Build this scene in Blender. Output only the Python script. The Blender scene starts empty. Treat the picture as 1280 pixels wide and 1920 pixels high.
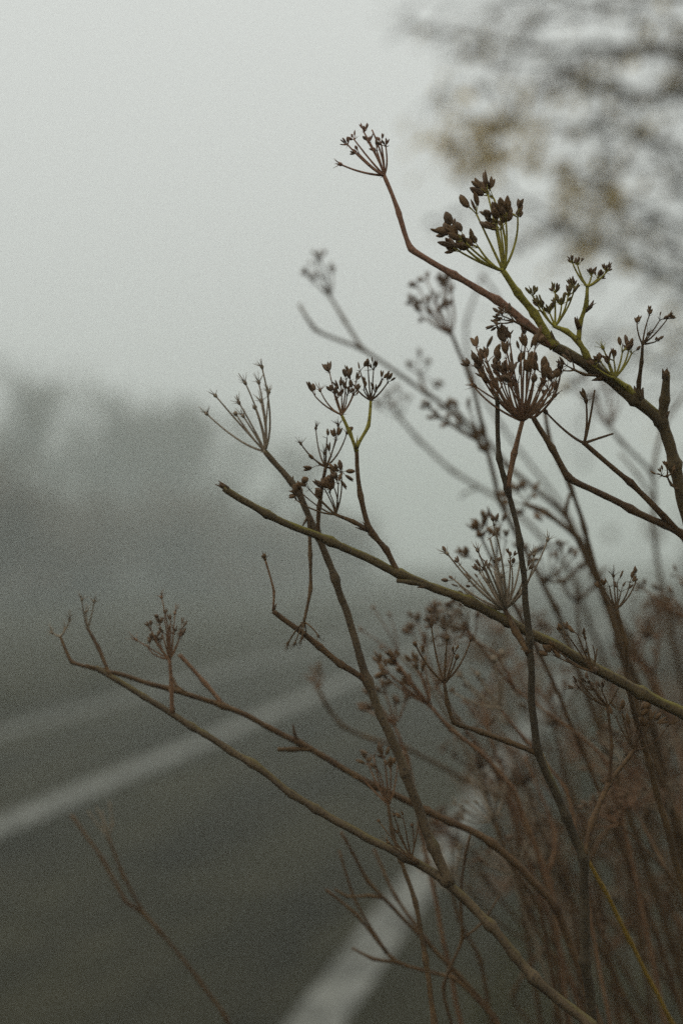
import bpy, math, random
from mathutils import Vector, Matrix, Euler, noise

SC = bpy.context.scene
rnd = random.Random(7)

# ------------------------------------------------------------------ camera
CAM_H, FPX = 1.6, 2666.7
YAW, PITCH = math.radians(12.5), math.radians(1.61)
cam = bpy.data.cameras.new('camera')
cam_ob = bpy.data.objects.new('camera', cam)
SC.collection.objects.link(cam_ob)
cam.sensor_fit = 'VERTICAL'
cam.sensor_height = 36.0
cam.sensor_width = 24.0
cam.lens = 50.0
cam.clip_start, cam.clip_end = 0.02, 2000
cam.dof.use_dof = True
cam.dof.focus_distance = 0.95
cam.dof.aperture_fstop = 2.8
cam.dof.aperture_blades = 0
cam_ob.location = (0, 0, CAM_H)
cam_ob.rotation_euler = (math.pi / 2 + PITCH, 0, YAW)
SC.camera = cam_ob
CAM_R = Euler((math.pi / 2 + PITCH, 0, YAW)).to_matrix()
CAM_RI = CAM_R.transposed()
CAM_L = Vector((0, 0, CAM_H))

# ------------------------------------------------------------------ world, sun, exposure
SUN_EL, SUN_AZ = math.radians(58), math.radians(250)
w = bpy.data.worlds.new('World')
SC.world = w
w.use_nodes = True
nt = w.node_tree
nt.nodes.clear()
out = nt.nodes.new('ShaderNodeOutputWorld')
bg = nt.nodes.new('ShaderNodeBackground')
sky = nt.nodes.new('ShaderNodeTexSky')
sky.sky_type = 'NISHITA'
sky.sun_disc = False
sky.sun_elevation = SUN_EL
sky.sun_rotation = SUN_AZ
sky.air_density, sky.dust_density, sky.ozone_density = 1.0, 3.0, 1.0
hs = nt.nodes.new('ShaderNodeHueSaturation')
hs.inputs['Saturation'].default_value = 0.06
mixc = nt.nodes.new('ShaderNodeMixRGB')            # the cloud deck: an even grey over what is left of the clear sky
mixc.inputs['Fac'].default_value = 0.8
mixc.inputs['Color2'].default_value = (8.2, 8.45, 8.15, 1)
tc = nt.nodes.new('ShaderNodeTexCoord')
sep = nt.nodes.new('ShaderNodeSeparateXYZ')
m1 = nt.nodes.new('ShaderNodeMath'); m1.operation = 'MAXIMUM'; m1.inputs[1].default_value = 0.0
m2 = nt.nodes.new('ShaderNodeMath'); m2.operation = 'MULTIPLY_ADD'   # an overcast sky, brightest overhead and falling off evenly to the horizon
m2.inputs[1].default_value = 0.36; m2.inputs[2].default_value = 0.64
mul = nt.nodes.new('ShaderNodeMixRGB'); mul.blend_type = 'MULTIPLY'; mul.inputs['Fac'].default_value = 1
L = nt.links.new
L(sky.outputs[0], hs.inputs['Color'])
L(hs.outputs[0], mixc.inputs['Color1'])
L(tc.outputs['Generated'], sep.inputs[0])
L(sep.outputs['Z'], m1.inputs[0])
L(m1.outputs[0], m2.inputs[0])
L(mixc.outputs[0], mul.inputs['Color1'])
L(m2.outputs[0], mul.inputs['Color2'])
L(mul.outputs[0], bg.inputs['Color'])
bg.inputs['Strength'].default_value = 0.15
L(bg.outputs[0], out.inputs['Surface'])

sun = bpy.data.lights.new('sun', 'SUN')
sun.energy = 0.9
sun.angle = math.radians(40)
sun.color = (1.0, 0.97, 0.93)
sun_ob = bpy.data.objects.new('sun', sun)
SC.collection.objects.link(sun_ob)
sd = Vector((math.sin(SUN_AZ) * math.cos(SUN_EL), math.cos(SUN_AZ) * math.cos(SUN_EL), math.sin(SUN_EL)))
sun_ob.rotation_euler = (-sd).to_track_quat('-Z', 'Y').to_euler()
sun_ob.location = (0, 0, 30)

SC.view_settings.view_transform = 'Standard'
SC.view_settings.look = 'None'
SC.view_settings.gamma = 1.0
SC.view_settings.use_curve_mapping = False
SC.view_settings.exposure = -0.26
SC.cycles.use_denoising = False
SC.cycles.max_bounces = 8
SC.cycles.diffuse_bounces = 3
SC.cycles.volume_bounces = 4
SC.cycles.transparent_max_bounces = 8
SC.cycles.sample_clamp_indirect = 4
HAZE_DENSITY = 0.0112
HAZE_COLOR = (0.885, 0.945, 0.898, 1)

# ------------------------------------------------------------------ helpers
def cam_pt(x, y, z):
    """a point of the place seen at photograph pixel x, y and z metres in front of the lens"""
    return CAM_L + CAM_R @ Vector(((x - 640) / FPX * z, -(y - 960) / FPX * z, -z))

def cam_ground(X, Z):
    """ground point X metres right of the lens and Z metres ahead"""
    f = Vector((-math.sin(YAW), math.cos(YAW), 0)); r = Vector((math.cos(YAW), math.sin(YAW), 0))
    return Vector((0, 0, 0)) + f * Z + r * X

def to_px(p):
    q = CAM_RI @ (p - CAM_L)
    return (640 - q.x / q.z * FPX, 960 + q.y / q.z * FPX, -q.z)

class MB:
    def __init__(s): s.v = []; s.f = []
    def tube(s, pts, sides=8, jitter=0.0, cap=True, ridge=0.0):
        """pts: list of (Vector, radius)"""
        if len(pts) < 2: return
        base = len(s.v)
        t0 = (pts[1][0] - pts[0][0]).normalized()
        n = t0.orthogonal().normalized()
        for i, (p, r) in enumerate(pts):
            a = pts[max(i - 1, 0)][0]; b = pts[min(i + 1, len(pts) - 1)][0]
            t = (b - a)
            if t.length < 1e-9: t = t0
            t = t.normalized()
            n = (n - t * n.dot(t))
            n = n.normalized() if n.length > 1e-6 else t.orthogonal().normalized()
            bn = t.cross(n)
            for k in range(sides):
                an = 2 * math.pi * k / sides
                rr = r * (1 + (rnd.uniform(-jitter, jitter) if jitter else 0)) * (1 + (ridge if k % 2 else -ridge))
                s.v.append(p + n * (math.cos(an) * rr) + bn * (math.sin(an) * rr))
        m = len(pts)
        for i in range(m - 1):
            for k in range(sides):
                a = base + i * sides + k; b = base + i * sides + (k + 1) % sides
                s.f.append((a, b, b + sides, a + sides))
        if cap:
            s.f.append(tuple(base + k for k in range(sides))[::-1])
            s.f.append(tuple(base + (m - 1) * sides + k for k in range(sides)))
    def add(s, verts, faces, mat):
        b = len(s.v)
        s.v.extend(mat @ v for v in verts)
        s.f.extend(tuple(b + i for i in f) for f in faces)
    def mesh(s, name, material, smooth=True, origin=None):
        me = bpy.data.meshes.new(name)
        vs = s.v if origin is None else [v - origin for v in s.v]
        me.from_pydata([tuple(v) for v in vs], [], s.f)
        if material: me.materials.append(material)
        if smooth: me.polygons.foreach_set('use_smooth', [True] * len(me.polygons))
        me.update()
        return me
    def build(s, name, material, parent=None, smooth=True, origin=None):
        o = bpy.data.objects.new(name, s.mesh(name, material, smooth, origin))
        SC.collection.objects.link(o)
        if parent: o.parent = parent
        return o

def tag(o, label=None, cat=None, group=None, kind=None):
    if label: o['label'] = label
    if cat: o['category'] = cat
    if group: o['group'] = group
    if kind: o['kind'] = kind
    return o

def empty(name, loc):
    o = bpy.data.objects.new(name, None)
    SC.collection.objects.link(o)
    o.location = loc
    o.empty_display_size = 0.05
    return o

TENSION = 0.55
def crom(P, step):
    """Catmull-Rom through P: list of (Vector, radius)"""
    res = []
    n = len(P)
    for i in range(n - 1):
        p0, p1, p2, p3 = P[max(i - 1, 0)], P[i], P[i + 1], P[min(i + 2, n - 1)]
        d = (p2[0] - p1[0]).length
        k = max(1, int(d / step))
        # tangents kept short, so that a stem kinks at its joints
        l0, l2 = max((p1[0] - p0[0]).length, 1e-6), max((p3[0] - p2[0]).length, 1e-6)
        ma = ((p1[0] - p0[0]) / l0 + (p2[0] - p1[0]) / max(d, 1e-6)) * .5 * min(d, 1.5 * l0) * TENSION if i > 0 else (p2[0] - p1[0]) * TENSION
        mb_ = ((p3[0] - p2[0]) / l2 + (p2[0] - p1[0]) / max(d, 1e-6)) * .5 * min(d, 1.5 * l2) * TENSION if i < n - 2 else (p2[0] - p1[0]) * TENSION
        for j in range(k):
            t = j / k
            t2, t3 = t * t, t * t * t
            v = p1[0] * (2 * t3 - 3 * t2 + 1) + ma * (t3 - 2 * t2 + t) + p2[0] * (3 * t2 - 2 * t3) + mb_ * (t3 - t2)
            res.append((v, p1[1] + (p2[1] - p1[1]) * t))
    res.append(P[-1])
    return res

def bez(a, c, b, n):
    return [a * (1 - t) ** 2 + c * (2 * t * (1 - t)) + b * t * t for t in [i / n for i in range(n + 1)]]

# ------------------------------------------------------------------ materials
def node_mat(name):
    m = bpy.data.materials.new(name)
    m.use_nodes = True
    t = m.node_tree
    return m, t, t.nodes['Principled BSDF']

def stem_mat(name, c1, c2, c3, scale=60.0, rough=0.75, green=None, bumpd=0.0006):
    m, t, b = node_mat(name)
    tcn = t.nodes.new('ShaderNodeTexCoord')
    n1 = t.nodes.new('ShaderNodeTexNoise'); n1.inputs['Scale'].default_value = scale; n1.inputs['Detail'].default_value = 6
    n2 = t.nodes.new('ShaderNodeTexNoise'); n2.inputs['Scale'].default_value = scale * 9; n2.inputs['Detail'].default_value = 4
    r1 = t.nodes.new('ShaderNodeValToRGB')
    r1.color_ramp.elements[0].position = 0.32; r1.color_ramp.elements[0].color = (*c1, 1)
    r1.color_ramp.elements[1].position = 0.68; r1.color_ramp.elements[1].color = (*c2, 1)
    mx = t.nodes.new('ShaderNodeMixRGB')
    r2 = t.nodes.new('ShaderNodeValToRGB')
    r2.color_ramp.elements[0].position = 0.52; r2.color_ramp.elements[0].color = (0, 0, 0, 1)
    r2.color_ramp.elements[1].position = 0.70; r2.color_ramp.elements[1].color = (1, 1, 1, 1)
    l = t.links.new
    l(tcn.outputs['Object'], n1.inputs['Vector']); l(tcn.outputs['Object'], n2.inputs['Vector'])
    l(n1.outputs[0], r1.inputs[0]); l(n2.outputs[0], r2.inputs[0])
    l(r2.outputs[0], mx.inputs['Fac']); l(r1.outputs[0], mx.inputs['Color1'])
    mx.inputs['Color2'].default_value = (*c3, 1)
    last = mx.outputs[0]
    if green:   # algae grows on the upper side of the stem
        g = t.nodes.new('ShaderNodeNewGeometry'); sp = t.nodes.new('ShaderNodeSeparateXYZ')
        n3 = t.nodes.new('ShaderNodeTexNoise'); n3.inputs['Scale'].default_value = scale * 0.6; n3.inputs['Detail'].default_value = 5
        ad = t.nodes.new('ShaderNodeMath'); ad.operation = 'MULTIPLY_ADD'; ad.inputs[1].default_value = 0.45
        r3 = t.nodes.new('ShaderNodeValToRGB')
        r3.color_ramp.elements[0].position = 0.70; r3.color_ramp.elements[1].position = 0.95
        m3 = t.nodes.new('ShaderNodeMixRGB'); m3.inputs['Color2'].default_value = (*green, 1)
        l(g.outputs['Normal'], sp.inputs[0]); l(tcn.outputs['Object'], n3.inputs['Vector'])
        l(sp.outputs['Z'], ad.inputs[0]); l(n3.outputs[0], ad.inputs[2]); l(ad.outputs[0], r3.inputs[0])
        l(r3.outputs[0], m3.inputs['Fac']); l(last, m3.inputs['Color1'])
        last = m3.outputs[0]
    l(last, b.inputs['Base Color'])
    b.inputs['Roughness'].default_value = rough
    b.inputs['Specular IOR Level'].default_value = 0.3
    bp = t.nodes.new('ShaderNodeBump'); bp.inputs['Strength'].default_value = 0.6; bp.inputs['Distance'].default_value = bumpd
    l(n2.outputs[0], bp.inputs['Height']); l(bp.outputs[0], b.inputs['Normal'])
    return m

M = {}
M['brown'] = stem_mat('stem_brown', (0.069, 0.035, 0.014), (0.124, 0.070, 0.027), (0.037, 0.019, 0.009))
M['olive'] = stem_mat('stem_olive', (0.067, 0.044, 0.018), (0.112, 0.075, 0.030), (0.029, 0.019, 0.009), green=(0.132, 0.109, 0.012))
M['red'] = stem_mat('stem_red', (0.139, 0.068, 0.034), (0.222, 0.121, 0.058), (0.067, 0.040, 0.023))
M['green'] = stem_mat('stem_green', (0.189, 0.163, 0.023), (0.317, 0.262, 0.042), (0.090, 0.064, 0.019), green=(0.317, 0.283, 0.021))
M['dark'] = stem_mat('stem_dark', (0.061, 0.035, 0.014), (0.120, 0.068, 0.026), (0.035, 0.020, 0.008))
M['pale'] = stem_mat('stem_pale', (0.192, 0.141, 0.091), (0.288, 0.224, 0.152), (0.115, 0.081, 0.054))
M['yellow'] = stem_mat('stem_yellow', (0.186, 0.109, 0.009), (0.243, 0.146, 0.018), (0.086, 0.050, 0.009))
M['seed'] = stem_mat('seed_brown', (0.095, 0.052, 0.020), (0.192, 0.105, 0.041), (0.050, 0.027, 0.012), scale=350, bumpd=0.0004)
M['seed_red'] = stem_mat('seed_red', (0.115, 0.066, 0.033), (0.178, 0.111, 0.061), (0.051, 0.032, 0.018), scale=350, bumpd=0.0004)
M['seed_green'] = stem_mat('seed_green', (0.109, 0.079, 0.026), (0.218, 0.166, 0.055), (0.055, 0.039, 0.015), scale=350, bumpd=0.0004)
M['bark'] = stem_mat('bark', (0.050, 0.038, 0.025), (0.094, 0.072, 0.049), (0.033, 0.025, 0.017), scale=6, green=(0.066, 0.070, 0.030), bumpd=0.01)
M['twig'] = stem_mat('twig', (0.065, 0.042, 0.025), (0.11, 0.072, 0.044), (0.045, 0.03, 0.019), scale=4, bumpd=0.003)
M['deep'] = stem_mat('stem_deep', (0.040, 0.027, 0.013), (0.072, 0.050, 0.025), (0.022, 0.015, 0.008), green=(0.10, 0.085, 0.015))
M['rust'] = stem_mat('stem_rust', (0.20, 0.095, 0.055), (0.29, 0.15, 0.09), (0.10, 0.055, 0.035))
M['seed_rust'] = stem_mat('seed_rust', (0.17, 0.088, 0.055), (0.26, 0.14, 0.09), (0.08, 0.045, 0.03), scale=350, bumpd=0.0004)
M['umber'] = stem_mat('stem_umber', (0.066, 0.043, 0.021), (0.118, 0.078, 0.039), (0.034, 0.022, 0.012), green=(0.10, 0.075, 0.022))

def simple_mat(name, cols, scale, rough=0.85, bump=0.0, det=8, trans=0.0, lohi=(0.3, 0.7), spec=0.08):
    m, t, b = node_mat(name)
    tcn = t.nodes.new('ShaderNodeTexCoord')
    n1 = t.nodes.new('ShaderNodeTexNoise'); n1.inputs['Scale'].default_value = scale; n1.inputs['Detail'].default_value = det
    n1.inputs['Roughness'].default_value = 0.65
    r1 = t.nodes.new('ShaderNodeValToRGB')
    el = r1.color_ramp.elements
    el[0].position = lohi[0]; el[0].color = (*cols[0], 1)
    el[1].position = lohi[1]; el[1].color = (*cols[-1], 1)
    for i, c in enumerate(cols[1:-1]):
        e = el.new(lohi[0] + (lohi[1] - lohi[0]) * (i + 1) / (len(cols) - 1)); e.color = (*c, 1)
    t.links.new(tcn.outputs['Object'], n1.inputs['Vector'])
    t.links.new(n1.outputs[0], r1.inputs[0])
    t.links.new(r1.outputs[0], b.inputs['Base Color'])
    b.inputs['Roughness'].default_value = rough
    b.inputs['Specular IOR Level'].default_value = spec
    if bump:
        bp = t.nodes.new('ShaderNodeBump'); bp.inputs['Distance'].default_value = bump
        n2 = t.nodes.new('ShaderNodeTexNoise'); n2.inputs['Scale'].default_value = scale * 20; n2.inputs['Detail'].default_value = 4
        t.links.new(tcn.outputs['Object'], n2.inputs['Vector'])
        t.links.new(n2.outputs[0], bp.inputs['Height']); t.links.new(bp.outputs[0], b.inputs['Normal'])
    if trans:
        b.inputs['Transmission Weight'].default_value = 0
        tr = t.nodes.new('ShaderNodeBsdfTranslucent'); ms = t.nodes.new('ShaderNodeMixShader')
        ms.inputs[0].default_value = trans
        t.links.new(r1.outputs[0], tr.inputs['Color'])
        o = t.nodes['Material Output']
        t.links.new(b.outputs[0], ms.inputs[1]); t.links.new(tr.outputs[0], ms.inputs[2]); t.links.new(ms.outputs[0], o.inputs['Surface'])
    return m
def road_wear(m, along, lo, hi):
    """uneven wear: long streaks and patches over the base colour, and gloss that varies with them"""
    t = m.node_tree; b = t.nodes['Principled BSDF']; l = t.links.new
    src = b.inputs['Base Color'].links[0].from_socket
    tcn = t.nodes.new('ShaderNodeTexCoord'); mp = t.nodes.new('ShaderNodeMapping'); mp.inputs['Scale'].default_value = along
    n = t.nodes.new('ShaderNodeTexNoise'); n.inputs['Scale'].default_value = 1.0; n.inputs['Detail'].default_value = 7; n.inputs['Roughness'].default_value = .7
    r = t.nodes.new('ShaderNodeMapRange'); r.inputs[1].default_value = .38; r.inputs[2].default_value = .62; r.inputs[3].default_value = lo; r.inputs[4].default_value = hi
    mx = t.nodes.new('ShaderNodeMixRGB'); mx.blend_type = 'MULTIPLY'; mx.inputs[0].default_value = 1
    l(tcn.outputs['Object'], mp.inputs[0]); l(mp.outputs[0], n.inputs['Vector']); l(n.outputs[0], r.inputs[0])
    l(src, mx.inputs[1]); l(r.outputs[0], mx.inputs[2]); l(mx.outputs[0], b.inputs['Base Color'])
M['asphalt'] = simple_mat('asphalt', [(0.015, 0.0132, 0.005), (0.021, 0.0185, 0.008), (0.030, 0.026, 0.013)], 1.3, 0.8, bump=0.004)
M['paint'] = simple_mat('road_paint', [(0.12, 0.118, 0.100), (0.18, 0.178, 0.155), (0.24, 0.238, 0.215)], 7, 0.7, bump=0.001)
road_wear(M['asphalt'], (1.6, .18, 1), .6, 1.35)
road_wear(M['paint'], (9, 3, 1), .5, 1.15)
M['soil'] = simple_mat('verge_soil', [(0.022, 0.018, 0.010), (0.036, 0.031, 0.017), (0.052, 0.044, 0.025)], 2.5, 0.95, bump=0.02)
M['grass'] = simple_mat('dry_grass', [(0.030, 0.031, 0.012), (0.055, 0.050, 0.020), (0.09, 0.070, 0.034)], 5, 0.9, trans=0.25)
M['leaf_brown'] = simple_mat('leaf_brown', [(0.11, 0.070, 0.035), (0.17, 0.11, 0.055)], 3, 0.8, trans=0.4)
M['leaf_yellow'] = simple_mat('leaf_yellow', [(0.42, 0.29, 0.07), (0.55, 0.40, 0.12)], 3, 0.8, trans=0.6)
M['leaf_dark'] = simple_mat('leaf_dark', [(0.034, 0.031, 0.020), (0.075, 0.062, 0.036)], 3, 0.8, trans=0.3)
M['far_leaf'] = simple_mat('far_leaf', [(0.085, 0.052, 0.027), (0.13, 0.083, 0.045)], 0.8, 0.9, trans=0.2)

# ------------------------------------------------------------------ setting
EXT = 195.0
def grid_sheet(name, x0, x1, y0, y1, zf, nx, ny, material, kind='structure', parent=None):
    mb = MB()
    for j in range(ny + 1):
        for i in range(nx + 1):
            x = x0 + (x1 - x0) * i / nx; y = y0 + (y1 - y0) * j / ny
            mb.v.append(Vector((x, y, zf(x, y))))
    for j in range(ny):
        for i in range(nx):
            a = j * (nx + 1) + i
            mb.f.append((a, a + 1, a + nx + 2, a + nx + 1))
    o = mb.build(name, material, parent)
    if kind: o['kind'] = kind
    return o

LINE_R, LINE_C, LINE_L = -1.15, -3.80, -5.75      # road markings: metres left of the camera
VERGE_R, VERGE_L = -0.62, -6.35
grid_sheet('ground', -EXT, EXT, -EXT, EXT, lambda x, y: -0.06, 4, 4, M['soil'])
road = grid_sheet('road', VERGE_L, VERGE_R, -EXT, EXT, lambda x, y: -0.02, 8, 120, M['asphalt'])
def marking(name, xc, wd, y0, y1):
    mb = MB()
    ny = int((y1 - y0) / 0.5)
    for j in range(ny + 1):
        y = y0 + (y1 - y0) * j / ny
        for sgn in (-1, 1):
            e = 0.012 * noise.noise(Vector((y * 3.1, sgn * 9.0, xc)))
            mb.v.append(Vector((xc + sgn * wd / 2 + e, y, -0.016)))
    for j in range(ny):
        a = 2 * j
        mb.f.append((a, a + 1, a + 3, a + 2))
    o = mb.build(name, M['paint'], road, smooth=False)
    return o
marking('edge_line', LINE_R, 0.19, -6, 120)
marking('centre_line', LINE_C, 0.24, -6, 120)
marking('edge_line', LINE_L, 0.15, -6, 120)

def vz(x, y, side):
    d = (x - VERGE_R) if side > 0 else (VERGE_L - x)
    rise = 0.03 * min(d / 0.5, 1) + (0.04 * max(0, d - 2.0) if d < 9 else 0.28)
    return -0.025 + rise + 0.02 * noise.noise(Vector((x * 2.2, y * 2.2, 3.0))) * min(1, d * 3)
verge_r = grid_sheet('verge', VERGE_R, 14, -6, 60, lambda x, y: vz(x, y, 1), 90, 200, M['soil'])
verge_l = grid_sheet('verge', -60, VERGE_L, -6, 90, lambda x, y: vz(x, y, -1), 110, 160, M['soil'])

def grass(name, n, xr, yr, side, hmin, hmax, bias):
    mb = MB()
    for _ in range(n):
        x = xr[0] + (xr[1] - xr[0]) * rnd.random() ** bias[0]
        y = yr[0] + (yr[1] - yr[0]) * rnd.random() ** bias[1]
        if noise.noise(Vector((x * 1.3, y * 1.3, 1))) + 0.35 < rnd.random() * 0.8: continue
        p = Vector((x, y, vz(x, y, side) - 0.01))
        h = rnd.uniform(hmin, hmax); a = rnd.uniform(0, 6.283)
        d = Vector((math.cos(a), math.sin(a), 0)); s = Vector((-d.y, d.x, 0)) * rnd.uniform(0.0015, 0.004) * (1 + h * 4)
        mid = p + d * h * 0.25 + Vector((0, 0, h * 0.6)); tip = p + d * h * rnd.uniform(0.5, 1.0) + Vector((0, 0, h * rnd.uniform(0.5, 1.0)))
        b = len(mb.v)
        mb.v += [p - s, p + s, mid + s * 0.7, mid - s * 0.7, tip]
        mb.f += [(b, b + 1, b + 2, b + 3), (b + 3, b + 2, b + 4)]
    o = mb.build(name, M['grass'])
    return o
tag(grass('grass', 42000, (VERGE_R + 0.02, 6), (-1.5, 22), 1, 0.06, 0.26, (1.6, 1.8)), 'short dry olive grass covering the verge under the stems', 'grass', kind='stuff')
tag(grass('grass', 26000, (VERGE_L - 0.02, -16), (6, 45), -1, 0.10, 0.42, (1.4, 1.2)), 'rough dark grass along the far side of the road', 'grass', kind='stuff')

# the air: one closed box of even fog round everything
def haze_box(x0, x1, y0, y1, z0, z1):
    v = [Vector((x, y, z)) for z in (z0, z1) for y in (y0, y1) for x in (x0, x1)]
    f = [(0, 2, 3, 1), (4, 5, 7, 6), (0, 1, 5, 4), (2, 6, 7, 3), (0, 4, 6, 2), (1, 3, 7, 5)]
    mb = MB(); mb.v = v; mb.f = f
    m = bpy.data.materials.new('haze'); m.use_nodes = True
    t = m.node_tree; t.nodes.clear()
    o = t.nodes.new('ShaderNodeOutputMaterial'); pv = t.nodes.new('ShaderNodeVolumePrincipled')
    pv.inputs['Density'].default_value = HAZE_DENSITY
    pv.inputs['Density Attribute'].default_value = ''
    pv.inputs['Color'].default_value = HAZE_COLOR
    pv.inputs['Anisotropy'].default_value = 0.2
    t.links.new(pv.outputs[0], o.inputs['Volume'])
    ob = mb.build('haze', m, smooth=False)
    tag(ob, 'pale even fog filling the air over the road', 'haze', kind='stuff')
haze_box(-EXT - 4, EXT + 4, -EXT - 4, EXT + 4, -1.1, 11.5)

# ------------------------------------------------------------------ far trees
def leaf_quad(mb, p, size, rg):
    e = Euler((rg.uniform(0, 6.28), rg.uniform(0, 6.28), rg.uniform(0, 6.28))).to_matrix()
    a = e @ Vector((size, 0, 0)); b = e @ Vector((0, size * 0.42, 0)); c = e @ Vector((0, 0, size * 0.12))
    i = len(mb.v)
    mb.v += [p - a * 0.5, p + b + c, p + a * 0.6, p - b + c]
    mb.f += [(i, i + 1, i + 2), (i, i + 2, i + 3)]

def far_tree_parts(seed, h, spread, leaves):
    rg = random.Random(seed)
    trunk, limbs, crown, leafm = MB(), [], MB(), MB()
    top = Vector((rg.uniform(-.3, .3), rg.uniform(-.3, .3), h))
    tp = [(Vector((0, 0, -0.1)), h * .028), (Vector((rg.uniform(-.1, .1), 0, h * .3)), h * .02), (top * 0.65, h * .012), (top, h * .003)]
    tpath = crom(tp, 0.25)
    trunk.tube(tpath, 8, 0.06)
    for k in range(11):
        u = rg.uniform(0.04, 0.9)
        p, r = tpath[int(u * (len(tpath) - 1))]
        a = k * 2.4 + rg.uniform(-.4, .4)
        ln = spread * (1.1 - 0.75 * u) * rg.uniform(.7, 1.15)
        q = p + Vector((math.cos(a) * ln, math.sin(a) * ln, h * rg.uniform(.12, .32)))
        path = crom([(p, r * .7), (p.lerp(q, .5) + Vector((0, 0, -0.05 * h * rg.random())), r * .45), (q, r * .12)], 0.25)
        mb = MB(); mb.tube(path, 6, 0.05); limbs.append(mb)
        for _ in range(26):
            s, rs = path[rg.randrange(len(path) // 4, len(path))]
            d = Vector((rg.gauss(0, 1), rg.gauss(0, 1), rg.gauss(.7, .6))).normalized() * rg.uniform(.3, .95)
            e = s + d
            crown.tube([(s, .011), (s.lerp(e, .5) + Vector((0, 0, .05)), .008), (e, .003)], 3, cap=False)
            for _ in range(3):
                f0 = s.lerp(e, rg.uniform(.3, 1)); g = f0 + Vector((rg.gauss(0, .2), rg.gauss(0, .2), rg.gauss(.1, .2)))
                crown.tube([(f0, .006), (g, .002)], 3, cap=False)
                for _ in range(leaves):
                    leaf_quad(leafm, f0.lerp(g, rg.random()) + Vector((rg.gauss(0, .12), rg.gauss(0, .12), rg.gauss(0, .12))), rg.uniform(.06, .14), rg)
    return trunk, limbs, crown, leafm

def link_copy(o, parent):
    c = o.copy(); SC.collection.objects.link(c); c.parent = parent
    return c

TREE_PROTO = []
def far_tree(name, loc, scale, rot, proto, label, cat, group):
    root = empty(name, loc)
    root.scale = scale
    root.rotation_euler.z = rot
    tag(root, label, cat, group)
    if proto not in PROTO_DONE:
        h, sp, lv, sd = PROTO[proto]
        tr, li, cr, lf = far_tree_parts(sd, h, sp, lv)
        ch = [tr.build('trunk', M['bark'], root)]
        for l in li: ch.append(l.build('limb', M['bark'], root))
        ch.append(cr.build('crown', M['twig'], root))
        ch[-1]['kind'] = 'stuff'
        lo = lf.build('leaves', M['far_leaf'], root); lo['kind'] = 'stuff'
        ch.append(lo)
        PROTO_DONE[proto] = ch
    else:
        for c in PROTO_DONE[proto]: link_copy(c, root)
    return root
PROTO = {0: (5.0, 1.8, 1, 11), 1: (4.8, 1.6, 2, 23), 2: (5.3, 1.7, 1, 37), 3: (1.7, 1.1, 5, 51)}
PROTO_DONE = {}
trg = random.Random(5)
for k in range(48):
    u = trg.random() if k > 21 else k / 21
    Y = 47 + 26 * u + trg.uniform(-1, 1)
    X = -(29 - 10.5 * u) - trg.uniform(-1.5, 6.5)
    s = (1.58 - .16 * u) * trg.choice((.72, .82, .9, .96, 1.04))
    far_tree('tree', Vector((X, Y, vz(X, Y, -1))), (s, s, s * trg.uniform(.95, 1.12)), trg.uniform(0, 6.28), k % 3,
             'bare brown tree fading into the fog beyond the far verge', 'tree', 'foggy trees left of the road')
for k in range(14):
    u = k / 13
    Y = 30 + 34 * u + trg.uniform(-1, 1); X = -(17 - 4.5 * u) - trg.uniform(-.5, 3.0)
    s = trg.uniform(.9, 1.5)
    far_tree('shrub', Vector((X, Y, vz(X, Y, -1))), (s * 1.3, s * 1.3, s), trg.uniform(0, 6.28), 3,
             'low scrubby bush at the foot of the foggy trees', 'shrub', 'bushes under the foggy trees')
for k in range(7):
    Y = 7.5 + k * 2.1 + trg.uniform(-.5, .5); X = 0.85 + k * 0.12 + trg.uniform(0, .6)
    s = trg.uniform(.75, 1.0)
    far_tree('shrub', Vector((X, Y, vz(X, Y, 1))), (s, s, s), trg.uniform(0, 6.28), 3,
             'low dark shrub in the fog on the verge behind the dry stems', 'shrub', 'shrubs along the right verge')

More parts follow.
